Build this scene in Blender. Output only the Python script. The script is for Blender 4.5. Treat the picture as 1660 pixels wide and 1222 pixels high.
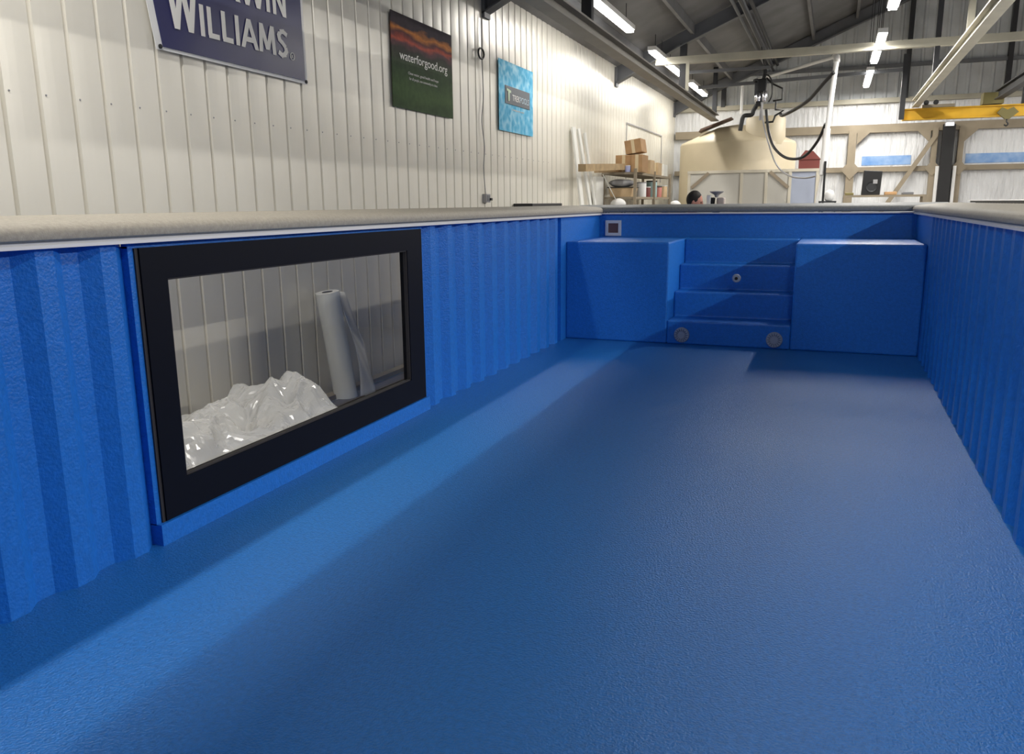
import bpy, bmesh, math, random
from mathutils import Vector, Matrix, noise
random.seed(7)
S = bpy.context.scene
COL = S.collection
for o in list(bpy.data.objects):
    bpy.data.objects.remove(o)

# ------------------------------------------------------------ camera
YAW, PIT, ROL, FPX = -0.37441, -0.21165, -0.00917, 1306.46
fw = Vector((math.sin(YAW)*math.cos(PIT), math.cos(YAW)*math.cos(PIT), math.sin(PIT)))
rt = Vector((math.cos(YAW), -math.sin(YAW), 0))
up = rt.cross(fw)
rt2 = rt*math.cos(ROL) + up*math.sin(ROL)
up2 = -rt*math.sin(ROL) + up*math.cos(ROL)
cam = bpy.data.cameras.new('camera')
camo = bpy.data.objects.new('camera', cam)
COL.objects.link(camo)
M = Matrix((rt2, up2, -fw)).transposed().to_4x4()
M.translation = Vector((2.58639, 0, 1.4125))
camo.matrix_world = M
cam.sensor_width = 36
cam.lens = 36*FPX/1660
cam.clip_start = 0.02
S.camera = camo

# ------------------------------------------------------------ world, exposure
w = bpy.data.worlds.new('world')
S.world = w
w.use_nodes = True
w.node_tree.nodes['Background'].inputs[0].default_value = (0.97, 0.98, 1.0, 1)
w.node_tree.nodes['Background'].inputs[1].default_value = 0.22
S.view_settings.view_transform = 'Standard'
S.view_settings.look = 'None'
S.view_settings.gamma = 1
S.view_settings.use_curve_mapping = False
S.view_settings.exposure = 0.28

# strip lights: (x, y0, y1) rows of the hall, all at the same height
LZ = 4.04
STRIPS = [(-0.56, 1.0, 3.4), (-0.56, 11.0, 13.2), (-0.60, 15.0, 16.2), (-0.60, 16.45, 18.0), (-0.62, 19.3, 21.6),
          (3.16, 1.0, 3.4), (3.16, 11.0, 13.2), (3.13, 15.0, 16.2), (3.12, 16.45, 18.0), (3.10, 19.1, 21.6)]
STRIPS += [(8.4, y, y+2.4) for y in (2.6, 7.6, 12.2, 16.8)]  # unseen far right row, added to light the left walls
def lamp_w(x, y0):   # watts per metre of tube
    if x < 1: return 24.0 if y0 < 5 else 15.0
    if x < 5: return 18.0 if y0 < 5 else 44.0
    return 165.0 if y0 < 12 else 110.0

# ------------------------------------------------------------ materials
MATS = {}
def lin(c):
    return tuple(((v/255)/12.92 if v/255 <= .04045 else ((v/255+.055)/1.055)**2.4) for v in c)
def mat(name, rgb, rough=.6, metal=0., bump=0., bscale=60., var=0., vscale=3., spec=.5, rgb2=None, emit=0., coat=0.):
    if name in MATS: return MATS[name]
    m = bpy.data.materials.new(name); m.use_nodes = True
    nt = m.node_tree; b = nt.nodes['Principled BSDF']
    c = lin(rgb)
    b.inputs['Base Color'].default_value = (*c, 1)
    b.inputs['Roughness'].default_value = rough
    b.inputs['Metallic'].default_value = metal
    b.inputs['Specular IOR Level'].default_value = spec
    b.inputs['Coat Weight'].default_value = coat
    tc = nt.nodes.new('ShaderNodeTexCoord')
    if var or rgb2:
        n = nt.nodes.new('ShaderNodeTexNoise'); n.inputs['Scale'].default_value = vscale
        n.inputs['Detail'].default_value = 5
        nt.links.new(tc.outputs['Object'], n.inputs['Vector'])
        r = nt.nodes.new('ShaderNodeValToRGB')
        r.color_ramp.elements[0].position = .3; r.color_ramp.elements[1].position = .7
        c2 = lin(rgb2) if rgb2 else tuple(min(1, v*(1+var)) for v in c)
        c1 = c if rgb2 else tuple(v*(1-var) for v in c)
        r.color_ramp.elements[0].color = (*c1, 1); r.color_ramp.elements[1].color = (*c2, 1)
        nt.links.new(n.outputs[0], r.inputs[0]); nt.links.new(r.outputs[0], b.inputs['Base Color'])
    if bump:
        n = nt.nodes.new('ShaderNodeTexNoise'); n.inputs['Scale'].default_value = bscale
        n.inputs['Detail'].default_value = 3
        nt.links.new(tc.outputs['Object'], n.inputs['Vector'])
        bp = nt.nodes.new('ShaderNodeBump'); bp.inputs['Strength'].default_value = bump
        bp.inputs['Distance'].default_value = .02
        nt.links.new(n.outputs[0], bp.inputs['Height']); nt.links.new(bp.outputs[0], b.inputs['Normal'])
    if emit:
        b.inputs['Emission Color'].default_value = (1, .98, .95, 1)
        b.inputs['Emission Strength'].default_value = emit
    MATS[name] = m
    return m

BLUE = mat('pool_blue', (28, 110, 200), .42, bump=.22, bscale=90, var=.10, vscale=40, spec=.4)
BLUEF = mat('pool_floor_blue', (33, 108, 180), .36, bump=.35, bscale=120, var=.16, vscale=55, spec=.5)
COPE = mat('coping_composite', (160, 154, 142), .6, bump=.2, bscale=200, var=.12, vscale=60)
TRIM = mat('trim_white', (225, 226, 228), .35)
FRAME = mat('window_frame_black', (10, 13, 24), .55, spec=.12)
FRAME2 = mat('window_gasket', (45, 42, 44), .7)
LINER = mat('liner_metal', (226, 222, 210), .33, metal=.15, var=.04, vscale=1.5, spec=.5)
STEEL = mat('frame_steel', (108, 110, 114), .55, metal=.2, var=.15, vscale=2)
DSTEEL = mat('dark_steel', (46, 47, 50), .55, metal=.2)
CREAM = mat('cream_beam', (170, 166, 150), .5, var=.12, vscale=3)
TAN = mat('tan_steel', (142, 131, 112), .7, var=.12, vscale=3)
ROOF = mat('roof_grey', (112, 112, 114), .6, var=.25, vscale=1.2)
GABLE = mat('gable_grey', (186, 190, 192), .6, var=.2, vscale=1.5)
CONC = mat('concrete', (120, 114, 108), .7, bump=.1, bscale=30, var=.15, vscale=4)
WOOD = mat('wood_plank', (176, 150, 110), .7, var=.2, vscale=6)
CARD = mat('cardboard', (176, 140, 100), .8, var=.1, vscale=8)
CARD2 = mat('cardboard_pale', (192, 166, 130), .8, var=.1, vscale=8)
TAPE = mat('packing_tape', (214, 196, 160), .4)
YEL = mat('crane_yellow', (214, 168, 30), .5, var=.1, vscale=3)
TANK = mat('tank_poly', (184, 172, 146), .5, var=.06, vscale=2)
BLACK = mat('black_plastic', (18, 18, 20), .5)
RUBBER = mat('rubber_hose', (28, 28, 30), .45)
CHROME = mat('chrome', (200, 200, 205), .2, metal=1)
PVC = mat('white_pvc', (228, 228, 226), .4)
WBOARD = mat('white_board', (222, 222, 216), .5)
GREYP = mat('grey_plastic', (150, 150, 152), .6)
WHITEP = mat('white_plastic', (232, 232, 230), .5)
RED = mat('red_plastic', (118, 58, 52), .6)
SKIN = mat('skin', (196, 138, 118), .6)
HAIR = mat('hair', (28, 22, 20), .7, bump=.4, bscale=150)
SHIRT = mat('shirt', (40, 42, 48), .9)
JEANS = mat('jeans', (48, 58, 82), .9)
FITTING = mat('grey_fitting', (150, 160, 176), .6)
LETTER = mat('letter_white', (236, 234, 228), .6)
TUBE = mat('lamp_tube', (255, 255, 250), .4, emit=14)
DUSK = mat('screen_dark', (92, 70, 74), .7)

def glass_mat():
    m = bpy.data.materials.new('window_glass'); m.use_nodes = True
    nt = m.node_tree; nt.nodes.clear()
    o = nt.nodes.new('ShaderNodeOutputMaterial'); t = nt.nodes.new('ShaderNodeBsdfTransparent')
    g = nt.nodes.new('ShaderNodeBsdfGlossy'); mx = nt.nodes.new('ShaderNodeMixShader'); f = nt.nodes.new('ShaderNodeLayerWeight')
    t.inputs[0].default_value = (.99, .99, .985, 1); g.inputs['Roughness'].default_value = .02
    f.inputs['Blend'].default_value = .05
    nt.links.new(f.outputs['Facing'], mx.inputs[0]); nt.links.new(t.outputs[0], mx.inputs[1]); nt.links.new(g.outputs[0], mx.inputs[2])
    nt.links.new(mx.outputs[0], o.inputs[0])
    return m
GLASS = glass_mat()
def film_mat(name, k, col=(.93, .93, .91)):
    m = bpy.data.materials.new(name); m.use_nodes = True
    nt = m.node_tree; nt.nodes.clear()
    o = nt.nodes.new('ShaderNodeOutputMaterial'); t = nt.nodes.new('ShaderNodeBsdfTransparent')
    p = nt.nodes.new('ShaderNodeBsdfPrincipled'); mx = nt.nodes.new('ShaderNodeMixShader')
    p.inputs['Base Color'].default_value = (*col, 1); p.inputs['Roughness'].default_value = .12
    p.inputs['Specular IOR Level'].default_value = 1.0
    mx.inputs[0].default_value = k
    nt.links.new(t.outputs[0], mx.inputs[1]); nt.links.new(p.outputs[0], mx.inputs[2]); nt.links.new(mx.outputs[0], o.inputs[0])
    return m
FILM = film_mat('plastic_film', .32)
FILM2 = film_mat('plastic_film_roll', .85, (.85, .87, .84))

def wrinkle_mat():
    m = mat('wall_film', (214, 216, 218), .35, spec=.6)
    nt = m.node_tree; b = nt.nodes['Principled BSDF']
    tc = nt.nodes.new('ShaderNodeTexCoord'); mp = nt.nodes.new('ShaderNodeMapping')
    mp.inputs['Scale'].default_value = (5, 1, .8)
    n = nt.nodes.new('ShaderNodeTexNoise'); n.inputs['Scale'].default_value = 2.2; n.inputs['Detail'].default_value = 4
    bp = nt.nodes.new('ShaderNodeBump'); bp.inputs['Strength'].default_value = .9; bp.inputs['Distance'].default_value = .08
    nt.links.new(tc.outputs['Object'], mp.inputs[0]); nt.links.new(mp.outputs[0], n.inputs['Vector'])
    nt.links.new(n.outputs[0], bp.inputs['Height']); nt.links.new(bp.outputs[0], b.inputs['Normal'])
    return m
WFILM = wrinkle_mat()

def ramp_mat(name, kind):
    m = bpy.data.materials.new(name); m.use_nodes = True
    nt = m.node_tree; b = nt.nodes['Principled BSDF']; b.inputs['Roughness'].default_value = .75; b.inputs['Specular IOR Level'].default_value = .25
    tc = nt.nodes.new('ShaderNodeTexCoord')
    if kind == 'dusk':      # landscape print: sunset sky over a dark green forest
        sep = nt.nodes.new('ShaderNodeSeparateXYZ'); nt.links.new(tc.outputs['Object'], sep.inputs[0])
        n = nt.nodes.new('ShaderNodeTexNoise'); n.inputs['Scale'].default_value = 2; n.inputs['Detail'].default_value = 7
        mp = nt.nodes.new('ShaderNodeMapping'); mp.inputs['Scale'].default_value = (1, 1, 3.2)
        nt.links.new(tc.outputs['Object'], mp.inputs[0]); nt.links.new(mp.outputs[0], n.inputs['Vector'])
        ma = nt.nodes.new('ShaderNodeMath'); ma.operation = 'MULTIPLY_ADD'; ma.inputs[1].default_value = .22
        nt.links.new(n.outputs[0], ma.inputs[0]); nt.links.new(sep.outputs[2], ma.inputs[2])
        r = nt.nodes.new('ShaderNodeValToRGB'); nt.links.new(ma.outputs[0], r.inputs[0])
        e = r.color_ramp.elements
        e[0].position = 0; e[0].color = (*lin((52, 68, 48)), 1)
        e[1].position = 1; e[1].color = (*lin((70, 62, 68)), 1)
        for p, c in ((.30, (86, 112, 68)), (.55, (66, 86, 58)), (.74, (62, 60, 56)), (.80, (96, 66, 70)), (.84, (176, 84, 66)), (.89, (104, 70, 72)), (.95, (206, 132, 70))):
            q = e.new(p); q.color = (*lin(c), 1)
        n2 = nt.nodes.new('ShaderNodeTexNoise'); n2.inputs['Scale'].default_value = 14; n2.inputs['Detail'].default_value = 6
        nt.links.new(tc.outputs['Object'], n2.inputs['Vector'])
        mx = nt.nodes.new('ShaderNodeMix'); mx.data_type = 'RGBA'; mx.blend_type = 'OVERLAY'; mx.inputs[0].default_value = .35
        nt.links.new(r.outputs[0], mx.inputs[6]); nt.links.new(n2.outputs[0], mx.inputs[7])
        nt.links.new(mx.outputs[2], b.inputs['Base Color'])
    else:                   # rippling pool water print
        v = nt.nodes.new('ShaderNodeTexVoronoi'); v.inputs['Scale'].default_value = 14; v.feature = 'SMOOTH_F1'
        n = nt.nodes.new('ShaderNodeTexNoise'); n.inputs['Scale'].default_value = 6; n.inputs['Detail'].default_value = 4
        nt.links.new(tc.outputs['Object'], n.inputs['Vector'])
        mxv = nt.nodes.new('ShaderNodeMix'); mxv.data_type = 'RGBA'; mxv.inputs[0].default_value = .18
        nt.links.new(tc.outputs['Object'], mxv.inputs[6]); nt.links.new(n.outputs[1], mxv.inputs[7])
        nt.links.new(mxv.outputs[2], v.inputs['Vector'])
        r = nt.nodes.new('ShaderNodeValToRGB'); nt.links.new(v.outputs[0], r.inputs[0])
        e = r.color_ramp.elements
        e[0].position = .05; e[0].color = (*lin((70, 160, 205)), 1)
        e[1].position = .75; e[1].color = (*lin((175, 222, 240)), 1)
        q = e.new(.4); q.color = (*lin((100, 185, 222)), 1)
        nt.links.new(r.outputs[0], b.inputs['Base Color'])
    return m

# ------------------------------------------------------------ mesh helpers
class MB:
    def __init__(s): s.v = []; s.f = []
    def add(s, vs, fs):
        k = len(s.v); s.v += [tuple(v) for v in vs]; s.f += [tuple(i+k for i in f) for f in fs]; return s
    def box(s, x0, x1, y0, y1, z0, z1):
        vs = [(x, y, z) for z in (z0, z1) for y in (y0, y1) for x in (x0, x1)]
        return s.add(vs, [(0, 2, 3, 1), (4, 5, 7, 6), (0, 1, 5, 4), (2, 6, 7, 3), (0, 4, 6, 2), (1, 3, 7, 5)])
    def obox(s, c, size, R):
        hx, hy, hz = [t/2 for t in size]; c = Vector(c)
        vs = [c + R @ Vector((x, y, z)) for z in (-hz, hz) for y in (-hy, hy) for x in (-hx, hx)]
        return s.add(vs, [(0, 2, 3, 1), (4, 5, 7, 6), (0, 1, 5, 4), (2, 6, 7, 3), (0, 4, 6, 2), (1, 3, 7, 5)])
    def bar(s, a, b, w, h, upv=(0, 0, 1)):
        a, b = Vector(a), Vector(b); d = (b-a); L = d.length; d.normalize(); u = Vector(upv)
        if abs(d.dot(u)) > .98: u = Vector((0, 1, 0))
        x = d.cross(u).normalized(); z = x.cross(d).normalized()
        R = Matrix((x, d, z)).transposed()
        return s.obox((a+b)/2, (w, L, h), R)
    def tube(s, pts, r, n=10, caps=True):
        pts = [Vector(p) for p in pts]; k = len(s.v); m = len(pts)
        rs = r if isinstance(r, (list, tuple)) else [r]*m
        ref = None
        for i, p in enumerate(pts):
            d = (pts[min(i+1, m-1)]-pts[max(i-1, 0)]).normalized()
            if ref is None:
                ref = Vector((0, 0, 1)) if abs(d.z) < .9 else Vector((1, 0, 0))
            a = (ref - d*ref.dot(d)).normalized(); ref = a; b = d.cross(a)
            for j in range(n):
                t = 2*math.pi*j/n; s.v.append(tuple(p + (a*math.cos(t)+b*math.sin(t))*rs[i]))
        for i in range(m-1):
            for j in range(n):
                s.f.append((k+i*n+j, k+i*n+(j+1) % n, k+(i+1)*n+(j+1) % n, k+(i+1)*n+j))
        if caps:
            s.f.append(tuple(k+j for j in reversed(range(n)))); s.f.append(tuple(k+(m-1)*n+j for j in range(n)))
        return s
    def lathe(s, prof, c=(0, 0, 0), axis='z', n=32, sy=1.):
        k = len(s.v); c = Vector(c)
        for r, h in prof:
            for j in range(n):
                t = 2*math.pi*j/n; p = (r*math.cos(t), r*math.sin(t)*sy, h)
                if axis == 'y': p = (p[0], p[2], p[1])
                if axis == 'x': p = (p[2], p[0], p[1])
                s.v.append(tuple(c+Vector(p)))
        for i in range(len(prof)-1):
            for j in range(n):
                s.f.append((k+i*n+j, k+i*n+(j+1) % n, k+(i+1)*n+(j+1) % n, k+(i+1)*n+j))
        s.f.append(tuple(k+j for j in reversed(range(n)))); s.f.append(tuple(k+(len(prof)-1)*n+j for j in range(n)))
        return s
    def prism(s, poly, axis, a, b):
        """polygon in the plane across `axis`, swept from a to b"""
        n = len(poly); vs = []
        for t in (a, b):
            for p, q in poly:
                vs.append({'x': (t, p, q), 'y': (p, t, q), 'z': (p, q, t)}[axis])
        fs = [tuple(range(n)), tuple(range(2*n-1, n-1, -1))]
        for i in range(n): fs.append((i, (i+1) % n, n+(i+1) % n, n+i))
        return s.add(vs, fs)
    def ellipsoid(s, c, r, n=14, m=9, R=None):
        k = len(s.v); c = Vector(c); R = R or Matrix.Identity(3)
        prof = [(math.sin(math.pi*i/m), -math.cos(math.pi*i/m)) for i in range(m+1)]
        prof[0] = (.02, -1); prof[-1] = (.02, 1)
        for a, h in prof:
            for j in range(n):
                t = 2*math.pi*j/n
                s.v.append(tuple(c + R @ Vector((a*math.cos(t)*r[0], a*math.sin(t)*r[1], h*r[2]))))
        for i in range(m):
            for j in range(n):
                s.f.append((k+i*n+j, k+i*n+(j+1) % n, k+(i+1)*n+(j+1) % n, k+(i+1)*n+j))
        s.f.append(tuple(k+j for j in reversed(range(n)))); s.f.append(tuple(k+m*n+j for j in range(n)))
        return s
    def build(s, name, material, parent=None, bevel=0., smooth=False, seg=2):
        me = bpy.data.meshes.new(name); me.from_pydata(s.v, [], s.f); me.validate()
        bm = bmesh.new(); bm.from_mesh(me); bmesh.ops.recalc_face_normals(bm, faces=bm.faces); bm.to_mesh(me); bm.free()
        me.materials.append(material)
        o = bpy.data.objects.new(name, me); COL.objects.link(o)
        if parent is not None:
            o.parent = parent
            o.matrix_parent_inverse = Matrix.Translation(-Vector(parent.location)) if not parent.rotation_euler[2] else parent.matrix_basis.inverted()
        if smooth:
            for p in me.polygons: p.use_smooth = True
            if smooth != 'all': me.set_sharp_from_angle(angle=math.radians(40))
        if bevel:
            b = o.modifiers.new('bevel', 'BEVEL'); b.width = bevel; b.segments = seg; b.limit_method = 'ANGLE'
        return o

def tag(o, label, cat, group=None, kind=None):
    if label: o['label'] = label
    if cat: o['category'] = cat
    if group: o['group'] = group
    if kind: o['kind'] = kind
    return o
def struct(o):
    o['kind'] = 'structure'; return o
def empty(name, loc, label, cat, group=None):
    o = bpy.data.objects.new(name, None); COL.objects.link(o); o.location = loc
    o.empty_display_size = .1
    return tag(o, label, cat, group)
def smooth_path(pts, k=8):
    P = [Vector(p) for p in pts]; out = []
    for i in range(len(P)-1):
        p0 = P[max(i-1, 0)]; p1 = P[i]; p2 = P[i+1]; p3 = P[min(i+2, len(P)-1)]
        for j in range(k):
            t = j/k
            out.append(.5*((2*p1)+(-p0+p2)*t+(2*p0-5*p1+4*p2-p3)*t*t+(-p0+3*p1-3*p2+p3)*t**3))
    out.append(P[-1]); return out

STROKES = {
 'W': (1.25, [[(0, 1), (.30, 0), (.62, .95), (.95, 0), (1.25, 1)]]), 'I': (.2, [[(.1, 0), (.1, 1)]]), 'L': (.58, [[(.1, 1), (.1, .09), (.58, .09)]]),
 'A': (.85, [[(.0, 0), (.42, 1), (.85, 0)], [(.16, .30), (.70, .30)]]), 'M': (1.0, [[(.06, 0), (.14, 1), (.5, .12), (.86, 1), (.94, 0)]]),
 'S': (.62, [[(.58, .86), (.40, .93), (.20, .90), (.09, .76), (.14, .60), (.34, .50), (.52, .38), (.56, .24), (.44, .10), (.24, .06), (.04, .14)]]),
 'H': (.8, [[(.1, 0), (.1, 1)], [(.7, 0), (.7, 1)], [(.1, .5), (.7, .5)]]), 'E': (.58, [[(.58, .91), (.1, .91), (.1, .09), (.58, .09)], [(.1, .5), (.5, .5)]]),
 'R': (.72, [[(.1, 0), (.1, .91), (.42, .91), (.60, .82), (.62, .66), (.52, .52), (.1, .48)], [(.34, .48), (.70, 0)]]), 'N': (.84, [[(.1, 0), (.1, 1), (.74, 0), (.74, 1)]])}
def stroke_text(s, material, parent, y0, y1, zb, zt, x, wd=.17):
    # bold sign-writer capitals, each letter a mesh of its own
    gap = .2; tot = sum(STROKES[c][0] for c in s)+gap*(len(s)-1)
    k = (y1-y0)/tot; h = zt-zb; cur = 0
    for ci, c in enumerate(s):
        mb = MB(); si = 0
        for line in STROKES[c][1]:
            for a, b in zip(line[:-1], line[1:]):
                A = Vector((y0+(cur+a[0])*k, zb+a[1]*h)); B = Vector((y0+(cur+b[0])*k, zb+b[1]*h)); d = (B-A).normalized()
                w2 = wd*h/2
                steep = abs(d.y) > .6
                if steep:    # cut level at top and foot
                    q = w2/abs(d.y)
                    pl = [(A.x-q, A.y), (A.x+q, A.y), (B.x+q, B.y), (B.x-q, B.y)]
                else:
                    nrm = Vector((-d.y, d.x))*w2*.9; e = d*w2*.8
                    pl = [tuple(A-e+nrm), tuple(B+e*.2+nrm), tuple(B+e*.2-nrm), tuple(A-e-nrm)]
                mb.prism(pl, 'x', x, x+.002+.00012*si); si += 1
        mb.build('letter', material, parent)
        cur += STROKES[c][0]+gap
def text_part(name, s, material, parent, y0, y1, zb, zt, x, thick=.004):
    """lettering on the long wall (reads along +y), fitted to y0..y1 and baseline..cap height"""
    cu = bpy.data.curves.new('tmp', 'FONT'); cu.body = s; cu.extrude = 0; cu.offset = 0
    t = bpy.data.objects.new('tmp', cu); COL.objects.link(t)
    bpy.context.view_layer.update()
    me = bpy.data.meshes.new_from_object(t.evaluated_get(bpy.context.evaluated_depsgraph_get()))
    bpy.data.objects.remove(t); bpy.data.curves.remove(cu)
    xs = [v.co.x for v in me.vertices]; ys = [v.co.y for v in me.vertices]
    cap = .7 if s.lower() == s or s[0].islower() else max(ys)
    if s.isupper() or not any(ch.islower() for ch in s): base = 0; cap = max(ys)
    else: base = 0; cap = max(ys)
    ax, bx = min(xs), max(xs)
    for v in me.vertices:
        yy = y0 + (v.co.x-ax)/(bx-ax)*(y1-y0); zz = zb + (v.co.y-base)/(cap-base)*(zt-zb)
        v.co = (x, yy, zz)
    me.name = name
    o = bpy.data.objects.new(name, me); COL.objects.link(o); me.materials.clear(); me.materials.append(material)
    o.parent = parent; o.matrix_parent_inverse = Matrix.Translation(-Vector(parent.location))
    so = o.modifiers.new('solid', 'SOLIDIFY'); so.thickness = thick; so.offset = 0
    return o

# ============================================================ BUILDING
G = -0.26            # workshop floor
XW, YE = -1.5, 22.4  # long left wall, far end wall
SL = .43
def roofz(x):        # underside of the roof deck
    return 3.98 + SL*(min(x, 6.5)+1.5) - SL*max(0, x-6.5)

struct(MB().box(-1.7, 14.5, -5, 22.6, G-.2, G).build('floor', CONC))

# left wall: ribbed metal liner, one sheet; each pitch has a raised rib
mb = MB(); pitch = .2195; y = -5.0 + .03
prof = []
yy = 3.1398 - 37*pitch
while yy < YE:
    prof += [(XW, yy), (XW-.022, yy+.007), (XW-.022, yy+.020), (XW, yy+.030), (XW+.002, yy+.07), (XW+.003, yy+.12), (XW+.002, yy+.17)]
    yy += pitch
prof = [p for p in prof if p[1] < YE]
prof.append((XW, YE))
vs = []; fs = []
for (x, y) in prof: vs += [(x, y, G), (x, y, 4.1)]
for i in range(len(prof)-1): fs.append((2*i, 2*i+2, 2*i+3, 2*i+1))
y0w = prof[0][1]
k = len(vs); vs += [(XW-.12, y0w, G), (XW-.12, y0w, 4.1), (XW-.12, YE, G), (XW-.12, YE, 4.1)]
fs.append((k, k+1, k+3, k+2))
wl = MB().add(vs, fs).build('wall_left', LINER); struct(wl)
# rows of fixing screws on the liner
mb = MB()
for zz in (2.02,):
    yy = 1.0
    while yy < 12:
        mb.lathe([(.003, 0), (.006, 0), (.004, .004)], (XW+.003, yy, zz), 'x', 8); yy += pitch
sc = mb.build('trim_1', GREYP); struct(sc)

# end wall: lower wrinkled film panels, gable steel above
struct(MB().box(XW-.1, 14.4, YE, YE+.1, G, 3.80).build('wall_end', WFILM))
prof = []; xx = XW
while xx < 14.2:
    prof += [(xx, YE-.0), (xx+.03, YE-.03), (xx+.07, YE-.03), (xx+.10, YE-.0)]; xx += .25
vs = []; fs = []
for (x, y) in prof: vs += [(x, y, 3.8), (x, y, roofz(x)+.1)]
for i in range(len(prof)-1): fs.append((2*i, 2*i+1, 2*i+3, 2*i+2))
struct(MB().add(vs, fs).build('wall_gable', GABLE))
# roof: two slopes
def slab(x0, x1, y0, y1, t, m, name):
    a, b = roofz(x0), roofz(x1)
    return MB().prism([(x0, a), (x1, b), (x1, b+t), (x0, a+t)], 'y', y0, y1).build(name, m)
struct(slab(-1.7, 6.5, -5, 22.5, .08, ROOF, 'ceiling'))
struct(slab(6.5, 14.5, -5, 22.5, .08, ROOF, 'ceiling'))
n = 1
def trim(o):
    return struct(o)
# purlins
for i in range(9):
    x = -1.0 + i*.95
    z = roofz(x)
    trim(MB().box(x-.03, x+.03, -5, 22.3, z-.17, z+.0).build('trim_%d' % (10+i), ROOF))
# frame rafters with haunches at the left wall
for j, yf in enumerate((3.2, 9.6, 16.0, 22.2)):
    mb = MB()
    def rb(x): return 3.64 + SL*(x+1.5) if x > -.4 else 3.64 + (x+1.5)*(.62 if x > -1.0 else .62) - max(0, x+1.0)*.0
    pts = [(-1.5, 3.64), (-.3, 4.22), (6.5, 4.22+SL*6.8-.1)]
    top = [(6.5, roofz(6.5)-.02), (-1.5, roofz(-1.5)-.02)]
    mb.prism(pts+top, 'y', yf-.01, yf+.01)
    for a, b in zip(pts[:-1], pts[1:]):
        mb.bar((a[0], yf, a[1]), (b[0], yf, b[1]), .17, .02, (0, 1, 0)) if False else mb.prism([a, b, (b[0], b[1]+.02), (a[0], a[1]+.02)], 'y', yf-.09, yf+.09)
    mb.prism([(6.5, roofz(6.5)-.4), (14, roofz(14)-.4), (14, roofz(14)-.38), (6.5, roofz(6.5)-.38)], 'y', yf-.09, yf+.09)
    mb.prism([(6.5, roofz(6.5)-.4), (14, roofz(14)-.4), (14, roofz(14)), (6.5, roofz(6.5))], 'y', yf-.01, yf+.01)
    # wall bracket plate below the haunch
    mb.box(-1.5, -1.46, yf-.09, yf+.09, 3.60, 3.95)
    trim(mb.build('trim_%d' % (30+j), STEEL))

# end wall steelwork: girts, posts, diagonals, gussets
E0 = YE-.13
mb = MB(); mb.box(-1.45, 13.5, E0, YE, 3.03, 3.22); trim(mb.build('trim_40', TAN))
mb = MB(); mb.box(-1.45, 13.5, E0+.02, YE, 2.10, 2.22); trim(mb.build('trim_41', TAN))
mb = MB(); mb.box(-1.45, 13.5, E0, YE, 3.72, 3.83); trim(mb.build('trim_42', CREAM))
for q, x in enumerate((2.90, 8.6)):
    mb = MB(); mb.box(x-.09, x+.09, E0-.05, YE, G, 3.1)
    for zz in (2.16,):
        mb.prism([(x-.22, zz), (x, zz-.24), (x+.22, zz), (x, zz+.24)], 'y', E0-.07, E0-.05)
    trim(mb.build('trim_%d' % (43+q), TAN))
for q, x in enumerate((4.72, 5.28)):
    mb = MB(); mb.box(x-.06, x+.06, E0-.02, YE, G, 3.1)
    mb.prism([(x-.17, 2.16), (x, 1.97), (x+.17, 2.16), (x, 2.35)], 'y', E0-.04, E0-.02)
    trim(mb.build('trim_%d' % (45+q), TAN))
trim(MB().box(4.86, 5.12, E0-.16, E0-.03, G, 3.15).build('trim_47', BLACK))
for q, (a, b) in enumerate((((3.30, 0.5), (4.75, 2.95)), ((5.9, .3), (8.3, 2.9)))):
    mb = MB(); mb.bar((a[0], E0-.02, a[1]), (b[0], E0-.02, b[1]), .06, .10); trim(mb.build('trim_%d' % (48+q), TAN))
for q, x in enumerate((3.06, 4.56, 5.40)):   # corner gussets under the top girt
    s = 1 if q != 1 else -1
    trim(MB().prism([(x-.06*s, 3.03), (x+.22*s, 3.03), (x-.06*s, 2.75)], 'y', E0, E0+.03).build('trim_%d' % (51+q), TAN))
# blue band printed along the translucent panels
BBAND = mat('blue_band', (96, 142, 200), .5, rgb2=(150, 178, 214), vscale=5)
for q, (x0, x1) in enumerate(((3.15, 4.25), (5.42, 7.9))):
    trim(MB().box(x0, x1, YE-.012, YE, 2.26, 2.48).build('trim_%d' % (55+q), BBAND))
for q, x in enumerate((4.82, 5.19)):   # white strips stand in for daylight gaps either side of the dark post
    trim(MB().box(x-.035, x+.035, E0-.09, E0-.02, 1.2, 2.2).build('trim_%d' % (58+q), WHITEP))
# gable steel: dark columns and ties above the film panels
for q, (x, z1) in enumerate(((-.25, 4.3), (4.0, 6.0), (6.1, 7.0))):
    trim(MB().box(x-.05, x+.05, E0-.05, YE-.03, 3.8, z1).build('trim_%d' % (61+q), DSTEEL))
trim(MB().box(-.4, 12, E0, YE-.03, 4.52, 4.60).build('trim_66', STEEL))

# ============================================================ STEEL RUNWAYS AND TIES
def ibeam(mb, x, y0, y1, z0, z1, wf, tf=.022, tw=.014, ):
    mb.box(x-wf/2, x+wf/2, y0, y1, z0, z0+tf); mb.box(x-wf/2, x+wf/2, y0, y1, z1-tf, z1); mb.box(x-tw/2, x+tw/2, y0, y1, z0+tf, z1-tf)
    return mb
RUN = mat('runway_grey', (128, 124, 116), .5, var=.12, vscale=2)
ra = empty('runway_beam', (-.05, 8, 3.2), 'long grey steel I-beam hung along the left side, pointing at the tank top', 'beam')
ibeam(MB(), -.21, -3, 20.6, 3.30, 3.45, .18).build('beam', RUN, ra)
for yf in (3.2, 9.6, 16.0):
    MB().box(-.27, -.15, yf-.05, yf+.05, 3.45, 4.28).build('hanger', DSTEEL, ra)
MB().box(-.14, -.08, 15.88, 15.92, 3.44, 3.94).build('hanger', CREAM, ra)
MB().box(-.26, -.16, 20.35, 20.45, 3.45, 4.5).build('hanger', DSTEEL, ra)
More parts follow.
